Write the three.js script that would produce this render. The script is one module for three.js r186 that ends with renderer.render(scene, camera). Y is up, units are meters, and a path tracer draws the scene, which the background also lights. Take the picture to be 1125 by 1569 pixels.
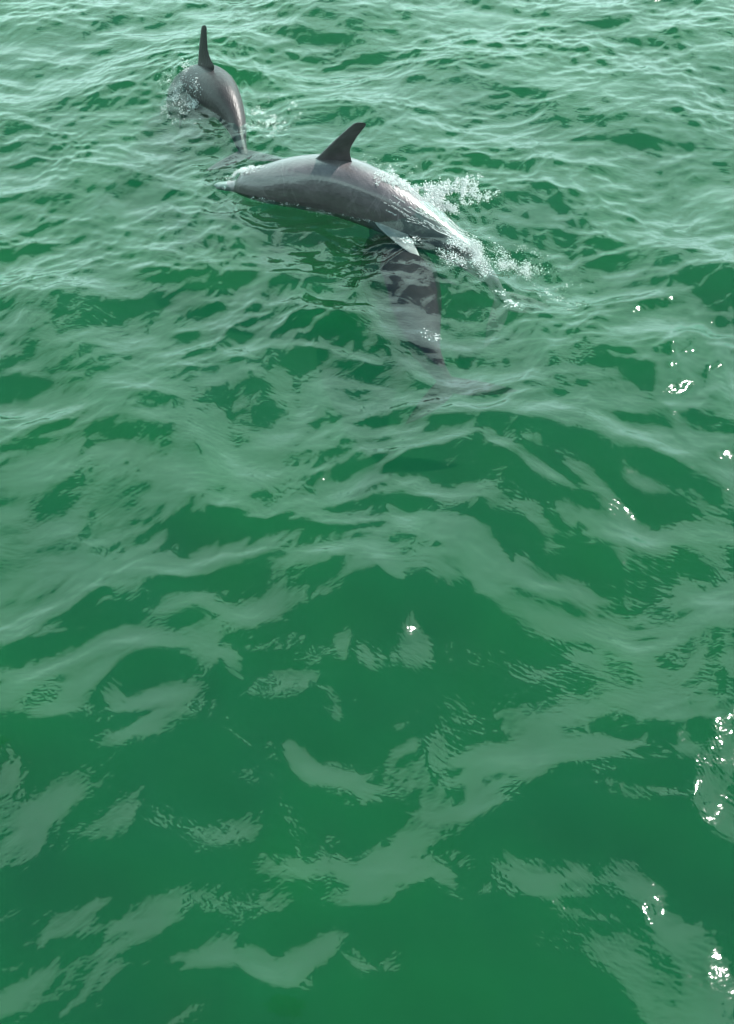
import * as THREE from 'three';
import { mergeGeometries } from 'three/addons/utils/BufferGeometryUtils.js';
import { createNoise2D, createNoise3D } from 'simplex-noise';

function rng(seed) { return () => { seed = (seed + 0x6d2b79f5) | 0; let t = Math.imul(seed ^ (seed >>> 15), 1 | seed); t = (t + Math.imul(t ^ (t >>> 7), 61 | t)) ^ t; return ((t ^ (t >>> 14)) >>> 0) / 4294967296; }; }
const { clamp, lerp, smoothstep } = THREE.MathUtils;
const PI = Math.PI;

// ---------------------------------------------------------------- camera, sky, sun, exposure
const scene = new THREE.Scene();
const camera = new THREE.PerspectiveCamera(45, 734 / 1024, 0.1, 3000);
camera.position.set(0, 4.5, 0);                       // upper deck of a tour boat, looking down over the rail
camera.rotation.set(-47 * PI / 180, 0, 0);

const EXPOSURE = 2.7;
const SUN = new THREE.Vector3();
{ const el = 47 * PI / 180, az = 57 * PI / 180; SUN.set(Math.sin(az) * Math.cos(el), Math.sin(el), -Math.cos(az) * Math.cos(el)); }

// a bright broken cloud layer over hazy air: seen flat-on it leaves blue gaps overhead and closes up towards the horizon all round
function makeSky() {
  const W = 1024, H = 512, data = new Float32Array(W * H * 4), n2 = createNoise2D(rng(11));
  const fbm = (x, y) => { let s = 0, a = 0.5; for (let i = 0; i < 6; i++) { s += a * n2(x, y); x = x * 2.03 + 7.1; y = y * 2.03 - 3.7; a *= 0.56; } return s; };
  for (let r = 0; r < H; r++) {
    const el = ((r + 0.5) / H - 0.5) * PI;
    for (let c = 0; c < W; c++) {
      const az = ((c + 0.5) / W - 0.5) * 2 * PI, i = (r * W + c) * 4;
      const y = Math.sin(el);
      let col = [0.20, 0.34, 0.42];
      if (y > 0) {
        const haze = Math.exp(-y * 3.6);
        const blue = [lerp(0.05, 1.00, haze), lerp(0.16, 1.36, haze), lerp(0.24, 1.44, haze)];
        const k = 1 / Math.max(0.06, y), X = Math.cos(az) * Math.cos(el) * k, Z = Math.sin(az) * Math.cos(el) * k;
        const d = fbm(X * 0.75 + 3.3, Z * 0.75 - 1.9);
        const cover = lerp(0.55, -0.45, smoothstep(k, 1.10, 1.37));            // the layer's thickness along the line of sight
        const a = smoothstep(d, cover - 0.006, cover + 0.018);
        const t = clamp((d - cover) * 1.2, 0, 1), white = [lerp(0.98, 0.88, t), lerp(1.46, 1.36, t), lerp(1.38, 1.30, t)];
        const hz = smoothstep(y, 0.0, 0.2);
        col = [0, 1, 2].map((q) => lerp(blue[q], white[q], a * lerp(0.3, 1, hz) * lerp(0.24, 1, smoothstep(k, 1.08, 1.42))));
      }
      data[i] = col[0]; data[i + 1] = col[1]; data[i + 2] = col[2]; data[i + 3] = 1;
    }
  }
  const t = new THREE.DataTexture(data, W, H, THREE.RGBAFormat, THREE.FloatType);
  t.mapping = THREE.EquirectangularReflectionMapping; t.magFilter = THREE.LinearFilter; t.needsUpdate = true;
  return t;
}
scene.background = makeSky();
scene.environment = scene.background;

const sun = new THREE.DirectionalLight(new THREE.Color(1, 0.95, 0.9), 5);
sun.name = 'sun';
sun.position.copy(SUN).multiplyScalar(30).add(new THREE.Vector3(0, 0, -6));
sun.target.position.set(0, 0, -6);
sun.castShadow = true; sun.shadow.radius = 1; sun.shadow.mapSize.set(2048, 2048);
Object.assign(sun.shadow.camera, { left: -10, right: 10, top: 10, bottom: -10, near: 1, far: 80 });
scene.add(sun, sun.target);

const renderer = new THREE.WebGLRenderer({ antialias: true });
renderer.setSize(734, 1024);
renderer.toneMapping = THREE.LinearToneMapping;
renderer.toneMappingExposure = EXPOSURE;
renderer.shadowMap.enabled = true;

// ---------------------------------------------------------------- dolphins' shapes (needed by the water that washes over them)
// body fraction from beak tip to fluke notch -> [up radius, down radius, side radius, centre offset up], metres for a length of 2.1 m
const PROFILE = [
  [0.000, 0.006, 0.006, 0.008, -0.030], [0.012, 0.017, 0.018, 0.022, -0.030], [0.035, 0.023, 0.025, 0.029, -0.029], [0.065, 0.029, 0.032, 0.037, -0.026],
  [0.080, 0.034, 0.041, 0.045, -0.022], [0.098, 0.068, 0.054, 0.066, -0.014], [0.125, 0.095, 0.074, 0.086, -0.006], [0.175, 0.111, 0.101, 0.109, 0], [0.24, 0.138, 0.130, 0.136, 0],
  [0.32, 0.160, 0.155, 0.157, 0], [0.41, 0.170, 0.168, 0.164, 0], [0.50, 0.166, 0.160, 0.155, 0], [0.60, 0.150, 0.140, 0.136, 0], [0.70, 0.122, 0.112, 0.104, 0],
  [0.80, 0.092, 0.084, 0.068, 0], [0.88, 0.068, 0.062, 0.043, 0], [0.94, 0.047, 0.043, 0.029, 0], [0.985, 0.024, 0.022, 0.026, 0], [1.0, 0.010, 0.010, 0.018, 0]];
function profile(t) {
  let i = 0; while (i < PROFILE.length - 2 && t > PROFILE[i + 1][0]) i++;
  const p = (k) => PROFILE[clamp(k, 0, PROFILE.length - 1)], a = p(i), b = p(i + 1), u = (t - a[0]) / (b[0] - a[0]);
  const out = [];
  for (let q = 1; q < 5; q++) {
    const m0 = (b[q] - p(i - 1)[q]) / Math.max(1e-6, b[0] - p(i - 1)[0]) * (b[0] - a[0]), m1 = (p(i + 2)[q] - a[q]) / Math.max(1e-6, p(i + 2)[0] - a[0]) * (b[0] - a[0]);
    const u2 = u * u, u3 = u2 * u;
    out.push((2 * u3 - 3 * u2 + 1) * a[q] + (u3 - 2 * u2 + u) * m0 + (-2 * u3 + 3 * u2) * b[q] + (u3 - u2) * m1);
  }
  return out;
}
function frameAt(curve, roll, t) {
  const p = curve.getPointAt(t), T = curve.getTangentAt(t), up = new THREE.Vector3(0, 1, 0);
  const S = new THREE.Vector3().crossVectors(T, up).normalize(), U = new THREE.Vector3().crossVectors(S, T).normalize();
  const a = roll(t), c = Math.cos(a), s = Math.sin(a);
  return { p, T, U: U.clone().multiplyScalar(c).addScaledVector(S, s), S: S.clone().multiplyScalar(c).addScaledVector(U, -s) };
}
const skinNoise = createNoise3D(rng(5));
function bodyGeometry(curve, roll, scale, girth, tone, beak) {
  const NR = 320, NS = 72, pos = [], uv = [], col = [], idx = [], L = curve.getLength();
  for (let i = 0; i <= NR; i++) {
    const t = i / NR, tt = t < 0.2 ? t : t, f = frameAt(curve, roll, tt), [ru, rd, rs, oc] = profile(tt);
    for (let j = 0; j <= NS; j++) {
      const a = j / NS * 2 * PI, cy = Math.cos(a), sx = Math.sin(a);
      const e = 0.94, yy = Math.sign(cy) * Math.pow(Math.abs(cy), e) * (cy > 0 ? ru : rd) * scale * girth, xx = Math.sign(sx) * Math.pow(Math.abs(sx), e) * rs * scale * girth;
      const P = f.p.clone().addScaledVector(f.U, yy + oc * scale).addScaledVector(f.S, xx);
      pos.push(P.x, P.y, P.z); uv.push(tt * L, j / NS * 1.0);
      // dye of the skin: dark cape above, paler flanks and belly, soft mottling
      const n = skinNoise(tt * 9, cy * 1.3, sx * 1.3) * 0.5 + skinNoise(tt * 34, cy * 4, sx * 4) * 0.25;
      const cape = smoothstep(cy + n * 0.25, -0.75, 0.1);
      let k = tone * lerp(1.3, 1.0, cape) * (1 + n * 0.42);
      k *= lerp(beak, 1, smoothstep(tt + n * 0.02, 0.06, 0.09));                                                                       // pale beak
      if (tt > 0.006 && tt < 0.135 && Math.abs(Math.abs(a - PI) - (1.25 + 1.2 * Math.max(0, tt - 0.1))) < 0.07) k *= 0.25;             // mouth line
      if (Math.hypot((tt - 0.157) / 0.006, (Math.abs(a - PI) - 1.30) / 0.12) < 1) k *= 0.15;                                            // eye
      if (Math.hypot((tt - 0.165) / 0.006, Math.min(a, 2 * PI - a) / 0.22) < 1) k *= 0.2;                                               // blowhole
      if (Math.abs(tt - 0.088) < 0.004 && cy > -0.2) k *= 0.35;                                                                        // crease behind the beak
      col.push(0.048 * k, 0.0425 * k, 0.045 * k);
    }
  }
  for (let i = 0; i < NR; i++) for (let j = 0; j < NS; j++) { const a = i * (NS + 1) + j, b = a + NS + 1; idx.push(a, b, a + 1, b, b + 1, a + 1); }
  const g = new THREE.BufferGeometry();
  g.setAttribute('position', new THREE.Float32BufferAttribute(pos, 3)); g.setAttribute('uv', new THREE.Float32BufferAttribute(uv, 2)); g.setAttribute('color', new THREE.Float32BufferAttribute(col, 3)); g.setIndex(idx);
  g.computeVertexNormals();
  const nn = g.attributes.normal;                                            // close the seam
  for (let i = 0; i <= NR; i++) { const a = i * (NS + 1), b = a + NS, v = new THREE.Vector3(nn.getX(a) + nn.getX(b), nn.getY(a) + nn.getY(b), nn.getZ(a) + nn.getZ(b)).normalize(); nn.setXYZ(a, v.x, v.y, v.z); nn.setXYZ(b, v.x, v.y, v.z); }
  return g;
}
// a fin lofted from its root: rows along the span, each an aerofoil with a rounded leading edge and a thin trailing edge
function finGeometry({ root, chordDir, spanDir, bendDir, span, rows, tone = 0.9, thick = 1 }) {
  // rows: [along span 0..1, leading edge offset back, chord, thickness, bend]
  const NS = 34, NP = 14, pos = [], uv = [], col = [], idx = [];
  const at = (s) => { let i = 0; while (i < rows.length - 2 && s > rows[i + 1][0]) i++; const r = (k) => rows[clamp(k, 0, rows.length - 1)], a = r(i), b = r(i + 1), u = (s - a[0]) / (b[0] - a[0]); return [1, 2, 3, 4].map((q) => { const m0 = (b[q] - r(i - 1)[q]) / Math.max(1e-6, b[0] - r(i - 1)[0]) * (b[0] - a[0]), m1 = (r(i + 2)[q] - a[q]) / Math.max(1e-6, r(i + 2)[0] - a[0]) * (b[0] - a[0]), u2 = u * u, u3 = u2 * u; return (2 * u3 - 3 * u2 + 1) * a[q] + (u3 - 2 * u2 + u) * m0 + (-2 * u3 + 3 * u2) * b[q] + (u3 - u2) * m1; }); };
  const normalDir = new THREE.Vector3().crossVectors(chordDir, spanDir).normalize();
  const s0 = rows[0][0];
  for (let i = 0; i <= NS; i++) {
    const s = lerp(s0, 1, 1 - Math.pow(1 - i / NS, 1.35)), [lead, chord, th, bend] = at(s), C = Math.max(0.002, chord);
    for (let j = 0; j < 2 * NP; j++) {
      const side = j < NP ? 1 : -1, q = j < NP ? j / NP : (2 * NP - j) / NP, x = 0.5 - 0.5 * Math.cos(q * PI);
      const y = side * Math.max(0.0006, th * thick) * (1.48 * Math.sqrt(x) - 0.63 * x - 1.758 * x * x + 1.4215 * x ** 3 - 0.5075 * x ** 4) * 1.0;
      const P = root.clone().addScaledVector(spanDir, s * span).addScaledVector(chordDir, lead + x * C).addScaledVector(normalDir, y);
      if (bendDir) P.addScaledVector(bendDir, bend);
      pos.push(P.x, P.y, P.z); uv.push(x * C + 0.3, s * span);
      const n = 1 + 0.2 * skinNoise(P.x * 14, P.y * 14, P.z * 14);
      col.push(0.048 * tone * n, 0.0425 * tone * n, 0.045 * tone * n);
    }
  }
  const M = 2 * NP;
  for (let i = 0; i < NS; i++) for (let j = 0; j < M; j++) { const a = i * M + j, b = i * M + (j + 1) % M, c = a + M, d = b + M; idx.push(a, c, b, b, c, d); }
  const tip = NS * M; for (let j = 1; j < M - 1; j++) idx.push(tip, tip + j, tip + j + 1);
  const g = new THREE.BufferGeometry();
  g.setAttribute('position', new THREE.Float32BufferAttribute(pos, 3)); g.setAttribute('uv', new THREE.Float32BufferAttribute(uv, 2)); g.setAttribute('color', new THREE.Float32BufferAttribute(col, 3)); g.setIndex(idx);
  g.computeVertexNormals();
  return g;
}
const DORSAL = [[-0.45, -0.13, 0.45, 0.042, 0], [-0.15, -0.10, 0.38, 0.036, 0], [0.0, -0.03, 0.275, 0.029, 0], [0.12, 0.022, 0.214, 0.022, 0], [0.35, 0.090, 0.150, 0.017, 0], [0.6, 0.165, 0.117, 0.014, 0], [0.8, 0.228, 0.097, 0.011, 0], [0.92, 0.268, 0.086, 0.009, 0], [0.98, 0.292, 0.066, 0.006, 0], [1.0, 0.312, 0.036, 0.003, 0]];
const FLIPPER = [[-0.1, -0.02, 0.15, 0.022, 0], [0.05, 0.0, 0.125, 0.018, 0], [0.3, 0.035, 0.118, 0.014, 0], [0.6, 0.10, 0.088, 0.010, 0], [0.85, 0.165, 0.048, 0.006, 0], [1, 0.215, 0.01, 0.002, 0]];
const FLUKE = [[-0.06, -0.10, 0.18, 0.026, 0], [0.08, -0.035, 0.155, 0.018, 0], [0.35, 0.03, 0.135, 0.013, 0], [0.65, 0.10, 0.095, 0.009, 0], [0.88, 0.165, 0.045, 0.005, 0], [1, 0.205, 0.008, 0.002, 0]];
const scaled = (rows, k, wide = 1) => rows.map(([s, a, c, th]) => [s, a * k * wide, c * k * wide, th * k, 0]);

function makeDolphin(d) {
  const curve = new THREE.CatmullRomCurve3(d.spine.map((p) => new THREE.Vector3(...p)), false, 'centripetal');
  const L = curve.getLength(), scale = L / 2.1, roll = d.roll ?? (() => 0);
  curve.arcLengthDivisions = 400;
  const parts = [bodyGeometry(curve, roll, scale, d.girth ?? 1, d.tone ?? 1, d.beak ?? 1)];
  // dorsal fin
  { const f = frameAt(curve, roll, d.finAt ?? 0.44), [ru] = profile(d.finAt ?? 0.44), lean = d.finLean ?? 0;
    const spanDir = f.U.clone().multiplyScalar(Math.cos(lean)).addScaledVector(f.S, Math.sin(lean)), h = d.finHeight ?? 0.24;
    const wide = (s) => (d.finWide ?? 1) * (s < 0 ? d.finRoot ?? 1 : 1), rows = DORSAL.map(([s, a, c, th]) => [s, a * (d.finRake ?? 1) * scale * wide(s), c * scale * wide(s), th * scale * (d.finThick ?? 1), 0]);
    parts.push(finGeometry({ root: f.p.clone().addScaledVector(f.U, (ru - 0.022) * scale * (d.girth ?? 1)), chordDir: f.T.clone().addScaledVector(f.S, d.finYaw ?? 0).normalize(), spanDir, span: h * scale, rows, tone: (d.tone ?? 1) * 0.8 })); }
  // flippers
  for (const s of [-1, 1]) {
    const o = d.flippers?.[s] ?? {}, ft = o.at ?? 0.27, f = frameAt(curve, roll, ft), [, rd, rs] = profile(ft);
    const out = f.S.clone().multiplyScalar(s), spanDir = out.clone().multiplyScalar(Math.cos(o.droop ?? 0.7)).addScaledVector(f.U, -Math.sin(o.droop ?? 0.7)).addScaledVector(f.T, 0.25).normalize();
    if (o.dir) spanDir.set(...o.dir).normalize();
    const root = f.p.clone().addScaledVector(out, rs * 0.80 * scale).addScaledVector(f.U, -rd * (o.low ?? 0.5) * scale);
    const chord = f.T.clone().addScaledVector(spanDir, -f.T.dot(spanDir)).normalize();
    parts.push(finGeometry({ root, chordDir: chord, spanDir, span: (o.span ?? 0.33) * scale, rows: scaled(FLIPPER, scale, o.wide ?? 1), tone: (d.tone ?? 1) * (o.tone ?? 1) }));
  }
  // tail flukes
  for (const s of [-1, 1]) {
    const f = frameAt(curve, roll, 0.975), tr = d.flukeRoll ?? 0, c = Math.cos(tr), sn = Math.sin(tr);
    const S = f.S.clone().multiplyScalar(c).addScaledVector(f.U, sn);
    parts.push(finGeometry({ root: f.p.clone(), chordDir: f.T, spanDir: S.multiplyScalar(s), span: (d.flukeSpan ?? 0.29) * scale, rows: scaled(FLUKE, scale), tone: (d.tone ?? 1) * 0.8 }));
  }
  return { curve, scale, geometry: mergeGeometries(parts) };
}
const DOLPHINS = {
  near: { beak: 2.2, tone: 1.9, spine: [[-1.02, 0.005, -7.19], [-0.86, 0.035, -7.125], [-0.66, 0.062, -7.06], [-0.42, 0.098, -7.02], [-0.18, 0.110, -6.96], [0.08, 0.068, -6.84], [0.36, -0.03, -6.70], [0.62, -0.135, -6.56], [0.79, -0.25, -6.44], [0.88, -0.36, -6.35]], girth: 1.06, finAt: 0.33, finHeight: 0.29, finRake: 0.98, finLean: 0.10, finWide: 0.98, flippers: { '-1': { droop: 1.3, low: 0.8 }, 1: { at: 0.53, dir: [-0.08, -0.30, 0.95], span: 0.27, low: 0.10, tone: 2.6, wide: 1.4 } } },
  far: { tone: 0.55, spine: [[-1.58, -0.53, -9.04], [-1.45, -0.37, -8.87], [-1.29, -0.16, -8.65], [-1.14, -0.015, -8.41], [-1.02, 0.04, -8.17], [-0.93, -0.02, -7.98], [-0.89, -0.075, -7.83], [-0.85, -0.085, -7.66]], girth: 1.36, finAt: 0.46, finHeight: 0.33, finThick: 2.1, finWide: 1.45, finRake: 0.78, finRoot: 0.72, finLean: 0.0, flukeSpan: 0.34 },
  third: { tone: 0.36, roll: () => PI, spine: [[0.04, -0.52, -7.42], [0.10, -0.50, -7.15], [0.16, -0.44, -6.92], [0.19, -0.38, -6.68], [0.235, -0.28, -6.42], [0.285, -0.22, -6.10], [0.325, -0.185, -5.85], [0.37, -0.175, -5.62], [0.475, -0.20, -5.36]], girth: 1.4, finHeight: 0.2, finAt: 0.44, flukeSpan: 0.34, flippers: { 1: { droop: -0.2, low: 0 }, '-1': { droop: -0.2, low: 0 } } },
};
const built = Object.fromEntries(Object.entries(DOLPHINS).map(([k, d]) => [k, makeDolphin(d)]));

// ---------------------------------------------------------------- the sea
const R = rng(20240), nA = createNoise2D(rng(31)), nB = createNoise2D(rng(32)), nC = createNoise2D(rng(33));
const WAVES = [];
function waves(count, l0, l1, mean, spread, slope, chop, kind) {
  for (let i = 0; i < count; i++) {
    const l = l0 * Math.pow(l1 / l0, (i + R()) / count), a = mean + (R() + R() + R() - 1.5) / 1.5 * spread, k = 2 * PI / l;
    WAVES.push({ l, kx: Math.sin(a) * k, kz: Math.cos(a) * k, amp: slope / k * (0.6 + 0.8 * R()), ph: R() * 2 * PI, chop, kind, dx: Math.sin(a), dz: Math.cos(a) });
  }
}
waves(7, 0.9, 2.3, 0.70, 0.6, 0.043, 0.85, 0);
waves(7, 0.6, 1.6, -0.75, 0.6, 0.043, 0.85, 0);
waves(32, 0.2, 0.62, 0.0, 2.6, 0.031, 0.8, 1);
waves(18, 0.10, 0.24, 0.0, 2.4, 0.021, 0.5, 2);
waves(26, 0.05, 0.11, 0.0, 2.6, 0.016, 0.3, 2);

// where the animals break the surface: water piles up against the skin and rings run out from it
const RING = [];
for (const [k, t0, t1] of [['near', 0.02, 0.75], ['far', 0.2, 0.9]]) for (let t = t0; t < t1; t += 0.02) { const p = built[k].curve.getPointAt(t), r = profile(t)[2] * built[k].scale * DOLPHINS[k].girth, c = Math.min(1, Math.abs(p.y) / r); if (c < 0.95) RING.push([p.x, p.z, r * Math.sqrt(1 - c * c)]); }
function rings(x, z) {
  if (x < -2.2 || x > 1.6 || z < -9.8 || z > -5.6) return 0;
  let d = 9; for (const [px, pz, r] of RING) d = Math.min(d, Math.hypot(x - px, z - pz) - r);
  if (d > 0.8) return 0;
  d = Math.max(0, d);
  return 0.026 * Math.exp(-d / 0.065) + 0.0075 * Math.cos(d * (70 + 12 * nA(x * 2, z * 2))) * Math.exp(-d / 0.22) * (0.6 + 0.6 * nB(x * 2.5, z * 2.5));
}
// single wavelets that stand out of the chop: crest line (x, z), height, width of the near and of the far face
const RIDGES = [
  [[[0.3, -4.79], [0.69, -4.85], [1.16, -4.75], [1.52, -4.59], [1.93, -4.31]], 0.05, 0.38, 0.3],
  [[[-0.64, -3.54], [-0.25, -3.65], [0.24, -3.69], [0.66, -3.65], [1.0, -3.69]], 0.028, 0.28, 0.42],
  [[[-1.65, -2.9], [-1.16, -3.0], [-0.71, -3.29]], 0.026, 0.25, 0.4],
  [[[0.69, -3.19], [0.82, -2.82], [0.97, -2.54], [1.24, -2.37], [1.53, -2.27]], 0.02, 0.18, 0.22],
  [[[-1.78, -4.64], [-1.19, -4.31], [-0.48, -4.49], [0.13, -4.89]], 0.03, 0.35, 0.4],
];
function ridges(x, z) {
  if (x < -3.5 || x > 3.5 || z > -1 || z < -7) return 0;
  let y = 0;
  for (const [line, H, wn, wf] of RIDGES) {
    let best = 9, side = 1, end = 0;
    for (let i = 0; i < line.length - 1; i++) {
      const [ax, az] = line[i], [bx, bz] = line[i + 1], L = Math.hypot(bx - ax, bz - az), t = clamp(((x - ax) * (bx - ax) + (z - az) * (bz - az)) / (L * L), 0, 1), d = Math.hypot(x - ax - t * (bx - ax), z - az - t * (bz - az));
      if (d < best) { best = d; side = ((bx - ax) * (z - az) - (bz - az) * (x - ax)) > 0 ? 1 : 0; end = (i + t) / (line.length - 1); }
    }
    const w = side ? wn : wf, q = best * (1 + 0.25 * nA(x * 3, z * 3)) / w;
    if (q < 1) { const c = Math.cos(q * PI / 2); y += H * Math.pow(c, side ? 1.6 : 2) * Math.sin(PI * clamp(end, 0.02, 0.98)) ** 0.5; }
  }
  return y;
}

// samples along the tail of the near dolphin, where a film of water still runs over the skin
const FILM = [];
for (let t = 0.50; t <= 0.98; t += 0.012) { const f = frameAt(built.near.curve, () => 0, t), [ru, , rs] = profile(t), w = smoothstep(t, 0.52, 0.66); FILM.push([f.p.x, f.p.z, (f.p.y + ru * 1.02 * built.near.scale + 0.012) * w, Math.max(0.05, rs)]); }
function washed(x, z) {
  if (x < -0.5 || x > 1.4 || z < -7.4 || z > -5.8) return 0;
  let m = 0;
  for (const [px, pz, top, r] of FILM) { if (top <= 0) continue; const d = Math.hypot(x - px, z - pz) / (2.1 * r); if (d < 1) { const c = Math.cos(d * PI / 2); m = Math.max(m, top * c * c); } }
  if (m > 0.01) { const u = x * 0.9 + z * 0.43, v = z * 0.9 - x * 0.43; m += (nB(u * 7, v * 34) * 0.005 + nA(u * 15, v * 60) * 0.003) * smoothstep(m, 0.01, 0.05); }
  return m;
}
const tmp = [0, 0, 0];
function seaPoint(x0, z0, cell, out = tmp) {
  const wx = x0 + 0.10 * nA(x0 * 0.55, z0 * 0.55) + 0.03 * nB(x0 * 1.7, z0 * 1.7), wz = z0 + 0.10 * nA(x0 * 0.55 + 40, z0 * 0.55) + 0.03 * nB(x0 * 1.7 + 40, z0 * 1.7);
  const far = smoothstep(-z0, 3.2, 6.5), gust = 0.10 + 0.8 * far + (0.55 + 0.4 * far) * smoothstep(nC(x0 * 0.6, z0 * 0.8) + 0.35 * nC(x0 * 1.7 + 9, z0 * 2.1), -0.5, 0.6) + 0.15 * Math.exp(-((x0 - 0.35) ** 2 / 0.8 + (z0 + 6.1) ** 2 / 0.7));
  const g1 = 0.7 + 0.5 * smoothstep(nB(x0 * 0.45 + 17, z0 * 0.45), -0.6, 0.6);
  const g0 = lerp(1, 0.74, smoothstep(-z0, 5, 9));
  let y = 0, dx = 0, dz = 0;
  for (const w of WAVES) {
    const fade = Math.min(1, w.l / (cell * 3) - 0.6);
    if (fade <= 0) continue;
    const A = w.amp * fade * (w.kind === 2 ? gust : w.kind === 1 ? g1 * g0 : g0), p = w.kx * wx + w.kz * wz + w.ph;
    y += A * Math.cos(p); const s = -Math.sin(p) * A * w.chop; dx += w.dx * s; dz += w.dz * s;
  }
  if (cell < 0.1) y += rings(x0, z0) + ridges(wx, wz);
  const m = washed(x0, z0);
  if (m > 0) { const k = smoothstep(m, 0, 0.06); y = lerp(y, m + y * 0.25, k); dx *= 1 - k; dz *= 1 - k; }
  out[0] = x0 + dx; out[1] = y; out[2] = z0 + dz;
  return out;
}
function axis(lo, hi, step, far) {
  const a = []; for (let v = lo; v < hi; v += step) a.push(v); a.push(hi);
  let s = step; for (let v = hi; v < far;) { s *= 1.16; v += s; a.push(v); }
  s = step; for (let v = lo; v > -far;) { s *= 1.16; v -= s; a.unshift(v); }
  return a;
}
function sheet(xs, zs, f, tile) {
  const nx = xs.length, nz = zs.length, pos = new Float32Array(nx * nz * 3), uv = new Float32Array(nx * nz * 2), idx = new Uint32Array((nx - 1) * (nz - 1) * 6);
  for (let j = 0, o = 0; j < nz; j++) for (let i = 0; i < nx; i++, o++) {
    const cell = Math.max(xs[Math.min(i + 1, nx - 1)] - xs[Math.min(i, nx - 2)], zs[Math.min(j + 1, nz - 1)] - zs[Math.min(j, nz - 2)]);
    const p = f(xs[i], zs[j], cell);
    pos[o * 3] = p[0]; pos[o * 3 + 1] = p[1]; pos[o * 3 + 2] = p[2]; uv[o * 2] = xs[i] / tile; uv[o * 2 + 1] = zs[j] / tile;
  }
  // drifts of denser and thinner algae
  const col = new Float32Array(nx * nz * 3);
  for (let j = 0, o = 0; j < nz; j++) for (let i = 0; i < nx; i++, o++) { const n = 0.7 * nA(xs[i] * 0.5 + 5, zs[j] * 0.5) + 0.45 * nB(xs[i] * 1.6, zs[j] * 1.6 + 9) + 0.3 * nC(xs[i] * 5, zs[j] * 5); col[o * 3] = 1 + 0.3 * n; col[o * 3 + 1] = 1 + 0.13 * n; col[o * 3 + 2] = 1 - 0.05 * n; }
  for (let j = 0, q = 0; j < nz - 1; j++) for (let i = 0; i < nx - 1; i++) { const a = j * nx + i, b = a + 1, c = a + nx, d = c + 1; idx[q++] = a; idx[q++] = c; idx[q++] = b; idx[q++] = b; idx[q++] = c; idx[q++] = d; }
  const g = new THREE.BufferGeometry();
  g.setAttribute('position', new THREE.BufferAttribute(pos, 3)); g.setAttribute('uv', new THREE.BufferAttribute(uv, 2)); g.setAttribute('color', new THREE.BufferAttribute(col, 3)); g.setIndex(new THREE.BufferAttribute(idx, 1));
  g.computeVertexNormals();
  return g;
}
// capillary ripples, one to six centimetres long, on a seamless 1.6 m tile
function rippleMap() {
  const N = 1024, T = 1.6, d = new Float32Array(N * N), r = rng(77), comps = [];
  for (let i = 0; i < 80; i++) {
    const l = 0.014 * Math.pow(0.075 / 0.014, r()), a = (r() + r() - 1) * 2.6, u = Math.round(Math.sin(a) * T / l), v = Math.round(Math.cos(a) * T / l);
    comps.push([u, v, l * 0.008 * (0.4 + r()), r() * 2 * PI, Math.round(r() * 8 - 4), Math.round(r() * 8 - 4), r() * 6.28]);
  }
  let lo = 1e9, hi = -1e9;
  for (let y = 0; y < N; y++) for (let x = 0; x < N; x++) {
    const X = x / N * 2 * PI, Y = y / N * 2 * PI; let s = 0;
    for (const [u, v, A, p, gu, gv, gp] of comps) s += A * Math.max(0, 0.1 + Math.cos(gu * X + gv * Y + gp)) * Math.cos(u * X + v * Y + p);
    d[y * N + x] = s; if (s < lo) lo = s; if (s > hi) hi = s;
  }
  for (let i = 0; i < d.length; i++) d[i] = (d[i] - lo) / (hi - lo);
  const t = new THREE.DataTexture(d, N, N, THREE.RedFormat, THREE.FloatType);
  t.wrapS = t.wrapT = THREE.RepeatWrapping; t.magFilter = THREE.LinearFilter; t.needsUpdate = true;
  return [t, hi - lo];
}
const MURK = new THREE.Color().setRGB(0.0009, 0.0500, 0.0160);
const [ripples, rippleRange] = rippleMap();
const waterMat = new THREE.MeshPhysicalMaterial({ name: 'water', color: new THREE.Color(0.86, 0.97, 0.92), roughness: 0.05, transmission: 1, thickness: 0, ior: 1.333, bumpMap: ripples, bumpScale: rippleRange * 0.2 });
const murkMat = new THREE.MeshStandardMaterial({ name: 'algae_murk', color: MURK, roughness: 1, vertexColors: true, transparent: true, opacity: 0.2 });
const deepMat = new THREE.MeshStandardMaterial({ name: 'deep_murk', color: MURK, roughness: 1 });
murkMat.specularIntensity = 0;

const sea = new THREE.Group(); sea.name = 'sea';
sea.userData = { kind: 'structure', label: 'choppy green sea water filling the whole view', category: 'sea' };
scene.add(sea);
function part(name, g, m, parent, x = {}) { const o = new THREE.Mesh(g, m); o.name = name; o.castShadow = o.receiveShadow = true; Object.assign(o.userData, x); parent.add(o); return o; }
part('water_surface', sheet(axis(-4.2, 4.2, 0.0145, 600), axis(-12, -0.8, 0.0145, 600), (x, z, c) => seaPoint(x, z, c), 1.6), waterMat, sea);
[0.10, 0.18, 0.28, 0.40].forEach((depth, i) => {
  const o = i * 13.7, calm = Math.exp(-depth * 1.5);
  part('murky_water', sheet(axis(-4, 4, 0.06, 600), axis(-11.5, -1, 0.06, 600), (x, z, c) => { const p = seaPoint(x, z, Math.max(c, 0.06)); const w = c < 1 ? nA(x * 3 + o, z * 3) * 0.012 + nB(x * 9 + o, z * 9) * 0.008 : 0; return [p[0], Math.min(p[1] * calm, p[1] - 0.004) - depth + w * Math.min(1, depth * 9), p[2]]; }, 1), murkMat, sea);
});
part('deep_water', sheet([-900, -30, -6, 6, 30, 900], [-900, -30, -12, 0, 30, 900], (x, z) => [x, -0.62, z], 1), deepMat, sea);

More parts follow.
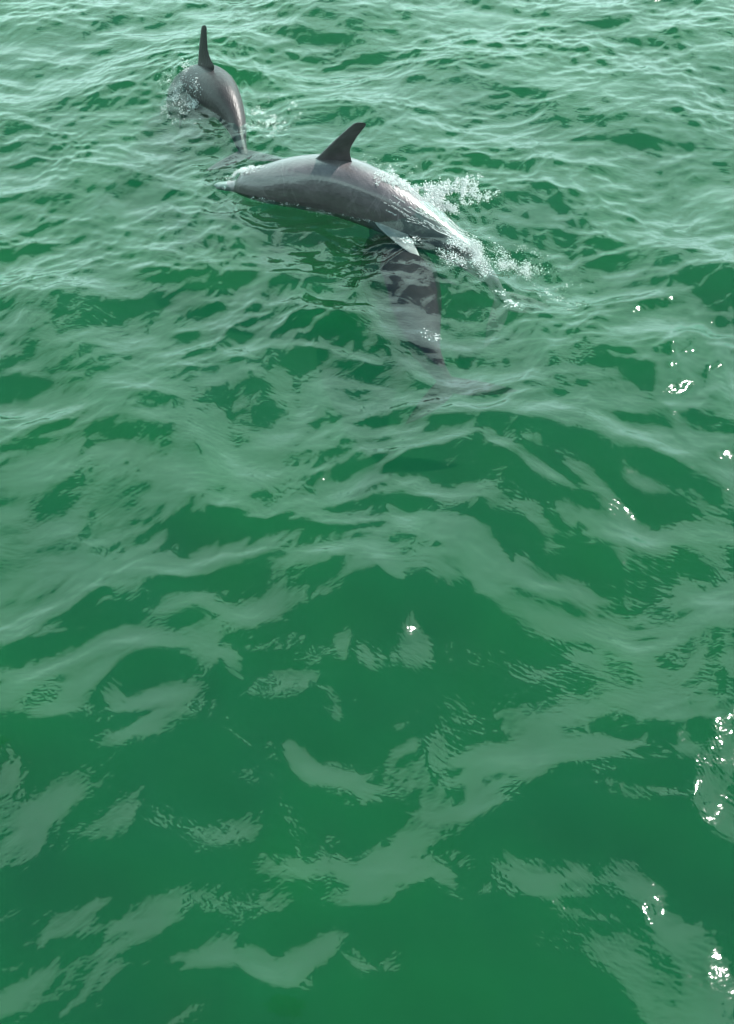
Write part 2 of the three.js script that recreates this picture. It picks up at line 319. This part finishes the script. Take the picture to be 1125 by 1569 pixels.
// ---------------------------------------------------------------- unseen tour boat added to block low sky and mirror dark in the wet flanks
{
  const boat = new THREE.Group(); boat.name = 'sky_blocking_boat'; boat.position.set(0, 0, 0.4);
  boat.userData = { label: 'dark blue three-deck tour boat, unseen, added behind the viewer to block bright sky', category: 'boat' };
  scene.add(boat);
  const paint = new THREE.MeshPhysicalMaterial({ name: 'navy_paint', color: new THREE.Color().setRGB(0.012, 0.02, 0.035), roughness: 0.35, clearcoat: 0.4 });
  const cream = new THREE.MeshStandardMaterial({ name: 'grey_paint', color: new THREE.Color().setRGB(0.10, 0.11, 0.12), roughness: 0.6 });
  const steel = new THREE.MeshStandardMaterial({ name: 'rail_steel', color: new THREE.Color().setRGB(0.5, 0.5, 0.5), metalness: 1, roughness: 0.3 });
  const pane = new THREE.MeshStandardMaterial({ name: 'dark_window', color: new THREE.Color().setRGB(0.01, 0.012, 0.014), roughness: 0.08 });
  const box = (w, h, d, x, y, z) => new THREE.BoxGeometry(w, h, d).translate(x, y, z);
  const plan = new THREE.Shape(); plan.moveTo(-11, 0); plan.lineTo(8, 0); plan.quadraticCurveTo(11.5, 0.7, 13, 2.4); plan.quadraticCurveTo(11.5, 4.1, 8, 4.8); plan.lineTo(-11, 4.8); plan.closePath();
  const hull = new THREE.ExtrudeGeometry(plan, { depth: 1.9, bevelEnabled: true, bevelSize: 0.08, bevelThickness: 0.08, bevelSegments: 2 }); hull.rotateX(PI / 2); hull.translate(0, 1.25, 0.1);
  part('hull', hull, paint, boat);
  part('cabin', box(16, 1.6, 4.0, -1.8, 2.15, 2.45), cream, boat);
  for (let i = 0; i < 11; i++) part('window', box(1.0, 0.7, 0.03, -9.0 + i * 1.4, 2.3, 0.43), pane, boat);
  part('upper_deck', box(17, 0.12, 4.6, -1.8, 3.02, 2.4), cream, boat);
  part('roof', box(15, 0.14, 4.2, -2.2, 5.35, 2.75), paint, boat);
  for (const x of [-9.2, -5.6, -2.6, 1.4, 4.8]) for (const z of [0.9, 4.5]) part('roof_post', new THREE.CylinderGeometry(0.04, 0.04, 2.2, 10).translate(x, 4.18, z), steel, boat);
  for (const y of [3.45, 3.8, 4.12]) part('rail', new THREE.CylinderGeometry(0.022, 0.022, 16.8, 10).rotateZ(PI / 2).translate(-1.8, y, 0.16), steel, boat);
  for (let i = 0; i < 14; i++) part('rail_post', new THREE.CylinderGeometry(0.02, 0.02, 1.06, 8).translate(-10 + i * 1.26, 3.6, 0.16), steel, boat);
  part('saloon', box(14, 2.2, 2.6, -2.2, 4.18, 3.4), cream, boat);
  for (let i = 0; i < 9; i++) part('window', box(1.1, 0.9, 0.03, -8.2 + i * 1.5, 4.4, 2.08), pane, boat);
  part('added_deck_wall', box(15, 1.1, 0.08, -2.2, 5.98, 0.75), paint, boat);  // third deck added to hide more sky from the dolphins' flanks
  part('added_wheelhouse', box(13, 2.3, 2.6, -2.6, 6.58, 2.6), paint, boat);
  for (let i = 0; i < 7; i++) part('window', box(1.2, 0.8, 0.03, -7.6 + i * 1.7, 7.0, 1.28), pane, boat);
  part('added_top_roof', box(14, 0.14, 4.0, -2.4, 7.82, 2.5), cream, boat);
  for (let i = 0; i < 6; i++) part('bench', box(1.3, 0.42, 0.45, -8 + i * 1.9, 3.3, 1.75), paint, boat);
}

// ---------------------------------------------------------------- dolphins
function scratches() {                                                       // pale rake marks and blotches in the skin
  const c = document.createElement('canvas'); c.width = 1024; c.height = 512; const g = c.getContext('2d'), r = rng(9);
  g.fillStyle = '#c4c2c3'; g.fillRect(0, 0, 1024, 512);
  for (let i = 0; i < 1500; i++) { const v = 190 + r() * 50 | 0; g.fillStyle = `rgba(${v},${v - 4},${v},0.20)`; g.beginPath(); g.ellipse(r() * 1024, r() * 512, 4 + r() * 26, 2 + r() * 9, r() * 0.6 - 0.3, 0, 7); g.fill(); }
  for (let i = 0; i < 130; i++) { g.strokeStyle = `rgba(255,255,255,${0.35 + r() * 0.5})`; g.lineWidth = 0.8 + r() * 1.4; const x = r() * 1024, y = r() * 512, a = r() * 6.28, l = 15 + r() * 60; for (let k = 0; k < 1 + r() * 3; k++) { g.beginPath(); g.moveTo(x, y + k * 5); g.quadraticCurveTo(x + Math.cos(a) * l * 0.5 + 5, y + k * 5 + Math.sin(a) * l * 0.5, x + Math.cos(a) * l, y + k * 5 + Math.sin(a) * l); g.stroke(); } }
  const t = new THREE.CanvasTexture(c); t.colorSpace = THREE.SRGBColorSpace; t.wrapS = t.wrapT = THREE.RepeatWrapping; t.repeat.set(0.8, 1); return t;
}
const skinMat = new THREE.MeshPhysicalMaterial({ name: 'wet_skin', vertexColors: true, map: scratches(), roughness: 0.36, ior: 1.45, clearcoat: 0.5, clearcoatRoughness: 0.08, bumpMap: ripples, bumpScale: rippleRange * 0.22 });
const lowGlossMat = new THREE.MeshPhysicalMaterial({ name: 'low_gloss_skin', vertexColors: true, map: skinMat.map, roughness: 0.45, ior: 1.34, bumpMap: ripples, bumpScale: rippleRange * 0.22 });   // second animal's skin, gloss cut so it mirrors less bright sky
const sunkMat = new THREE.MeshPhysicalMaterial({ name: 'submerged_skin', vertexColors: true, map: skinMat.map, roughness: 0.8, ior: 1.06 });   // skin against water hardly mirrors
const SAID = {
  near: 'large grey dolphin arching over the surface, pale wet back and hooked fin',
  far: 'smaller dark dolphin with tall upright fin diving away behind the arching one',
  third: 'dim dolphin wholly under the green water, its tail flukes nearest the viewer',
};
for (const k of ['near', 'far', 'third']) {
  const o = part(k === 'near' ? 'dolphin' : k === 'far' ? 'dolphin_001' : 'dolphin_002', built[k].geometry, k === 'third' ? sunkMat : k === 'far' ? lowGlossMat : skinMat, scene);
  o.userData = { label: SAID[k], category: 'dolphin', group: 'dolphins playing together' };
}

// ---------------------------------------------------------------- splashes and foam: beads of white water
function bodyTop(k, x, z) {
  const { curve, scale } = built[k]; let m = -9;
  for (const [px, py, pz, ru, rs] of (built[k].tops ??= Array.from({ length: 90 }, (_, i) => { const t = 0.02 + i / 90 * 0.97, p = curve.getPointAt(t), [u, , w] = profile(t); return [p.x, p.y, p.z, u * scale * (DOLPHINS[k].girth ?? 1), w * scale * (DOLPHINS[k].girth ?? 1)]; }))) { const d = Math.hypot(x - px, z - pz) / rs; if (d < 1) m = Math.max(m, py + ru * Math.sqrt(1 - d * d)); }
  return m;
}
const beadGeo = new THREE.IcosahedronGeometry(1, 1);
const foamMat = new THREE.MeshPhysicalMaterial({ name: 'white_water', color: new THREE.Color().setRGB(0.36, 0.39, 0.385), roughness: 0.35, ior: 1.333 });
const fr = rng(404), fN = createNoise2D(rng(405));
function beads(list, body, [cx, cz, rx, rz], count, { lace = 0.16, freq = 11, size = [0.003, 0.008], lift = 0, turn = 0, core = 0.7, flat = 0.6, jit = 0.014 } = {}) {
  const ct = Math.cos(turn), st = Math.sin(turn);
  for (let i = 0, tries = 0; i < count && tries < count * 60; tries++) {
    const a = fr() * 2 * PI, r = Math.pow(fr(), core), ex = Math.cos(a) * r * rx, ez = Math.sin(a) * r * rz, x = cx + ex * ct - ez * st + (fr() - 0.5) * (fr() - 0.5) * 0.06, z = cz + ex * st + ez * ct + (fr() - 0.5) * (fr() - 0.5) * 0.06;
    const n = Math.abs(fN(x * freq, z * freq) + 0.5 * fN(x * freq * 2.3 + 5, z * freq * 2.3)), gap = fN(x * 5 + 30, z * 5);
    if (n > lace * (1.2 - r) * 1.6 || gap < -0.35 + r * 0.5) continue;
    const p = seaPoint(x, z, 0.0145), s = lerp(size[0], size[1], Math.pow(fr(), 2.2)), up = lift * Math.pow(fr(), 3) * (1 - r * 0.6);
    let y = p[1], px = p[0], pz = p[2];
    if (body) { const t = bodyTop(body, x, z); if (t > y) { y = t; px = x; pz = z; } }
    const jx = (fr() + fr() + fr() - 1.5) * jit, jz = (fr() + fr() + fr() - 1.5) * jit * 1.6; px += jx; pz += jz;
    list.push([px, y + up + s * 0.15, pz, s * (0.7 + fr() * 0.9), s * (up > 0.01 ? 1 : flat), s * (0.7 + fr() * 0.9), fr() * 6.28]);
    i++;
  }
}
function splash(name, label, list) {
  const o = new THREE.InstancedMesh(beadGeo, foamMat, list.length), m = new THREE.Matrix4(), q = new THREE.Quaternion(), up = new THREE.Vector3(0, 1, 0);
  list.forEach(([x, y, z, a, b, c, t], i) => o.setMatrixAt(i, m.compose(new THREE.Vector3(x, y, z), q.setFromAxisAngle(up, t), new THREE.Vector3(a, b, c))));
  o.name = name; o.castShadow = o.receiveShadow = true; o.userData = { kind: 'stuff', label, category: 'splash' };
  scene.add(o);
}
const FINE = [0.0008, 0.0028], MID = [0.001, 0.0042];
{ const l = [];
  beads(l, 'far', [-1.36, -8.36, 0.19, 0.40], 1500, { lace: 0.09, freq: 9, size: FINE, lift: 0.10, core: 0.55 });
  beads(l, 'far', [-1.23, -8.20, 0.06, 0.24], 500, { lace: 0.2, size: MID, lift: 0.03 });
  splash('splash', 'lacy white splash left of the tall upright fin', l); }
{ const l = [];
  beads(l, 'far', [-0.69, -8.02, 0.22, 0.30], 1500, { lace: 0.06, freq: 9, size: FINE, turn: 0.3, core: 0.5 });
  splash('splash_001', 'thin fading foam right of the diving dark dolphin', l); }
{ const l = [];
  beads(l, 'near', [0.20, -6.84, 0.16, 0.17], 6000, { lace: 0.12, freq: 13, size: FINE, lift: 0.02, core: 0.5 });
  beads(l, 'near', [0.40, -6.94, 0.27, 0.15], 5500, { lace: 0.16, freq: 11, size: MID, lift: 0.08, turn: 0.25, core: 0.55 });
  beads(l, 'near', [0.58, -7.06, 0.28, 0.25], 4200, { lace: 0.08, freq: 9, size: MID, lift: 0.06, core: 0.5 });
  beads(l, null, [0.05, -7.35, 0.30, 0.16], 420, { lace: 0.05, freq: 6, size: FINE, core: 0.5, turn: 0.2 });
  for (let i = 0; i < 70; i++) { const t0 = 0.55 + fr() * 0.25, a0 = (fr() - 0.35) * 1.9, len = 0.03 + fr() * 0.10; for (let j = 0; j < 60; j++) { const t = t0 + len * fr(), f = frameAt(built.near.curve, () => 0, t), [ru, , rs] = profile(t), a = a0 + (fr() - 0.5) * 0.05, g = 1.06 * built.near.scale, p = f.p.clone().addScaledVector(f.U, Math.cos(a) * ru * g + 0.004).addScaledVector(f.S, Math.sin(a) * rs * g * 1.02), q = seaPoint(p.x, p.z, 0.0145), s = 0.0008 + fr() * 0.0012; l.push([p.x, Math.max(p.y, q[1]) + 0.001, p.z, s, s * 0.6, s, 0]); } }
  splash('splash_002', 'broad white splash over the back of the arching dolphin', l); }
{ const l = [];
  beads(l, 'near', [0.66, -6.40, 0.20, 0.09], 3600, { lace: 0.2, freq: 8, size: FINE, lift: 0.03, turn: 0.15, core: 0.55, jit: 0.035 });
  beads(l, 'near', [0.80, -6.34, 0.34, 0.17], 3600, { lace: 0.09, freq: 8, size: FINE, lift: 0.03, core: 0.5, jit: 0.03 });
  beads(l, null, [0.84, -5.95, 0.09, 0.13], 130, { lace: 0.10, size: MID });
  beads(l, null, [1.15, -6.05, 0.20, 0.25], 160, { lace: 0.04, freq: 7, size: FINE });
  splash('splash_003', 'churned white water where the arching dolphin’s tail goes under', l); }
{ const l = [];
  for (let i = 0; i < 34; i++) { const t = 0.15 + i / 34 * 0.42, f = frameAt(built.near.curve, () => 0, t), [, , rs] = profile(t), side = f.S.clone(); if (side.z < 0) side.negate(); if (fr() < 0.4) continue; beads(l, null, [f.p.x + side.x * rs * 1.02, f.p.z + side.z * rs * 1.02, 0.03, 0.025], 10 + fr() * 50 | 0, { lace: 0.6, size: FINE, lift: 0.01 }); }
  beads(l, null, [0.27, -6.47, 0.12, 0.05], 110, { lace: 0.15, size: MID });
  beads(l, null, [0.40, -5.62, 0.09, 0.07], 60, { lace: 0.1, size: MID });
  splash('splash_004', 'string of white flecks along the waterline under the arching dolphin', l); }
{ const l = [];
  beads(l, 'near', [-0.80, -7.10, 0.15, 0.06], 1700, { lace: 0.16, freq: 14, size: FINE, lift: 0.004, turn: 0.25 });
  splash('splash_005', 'white water streaming over the beak of the arching dolphin', l); }
renderer.render(scene, camera);
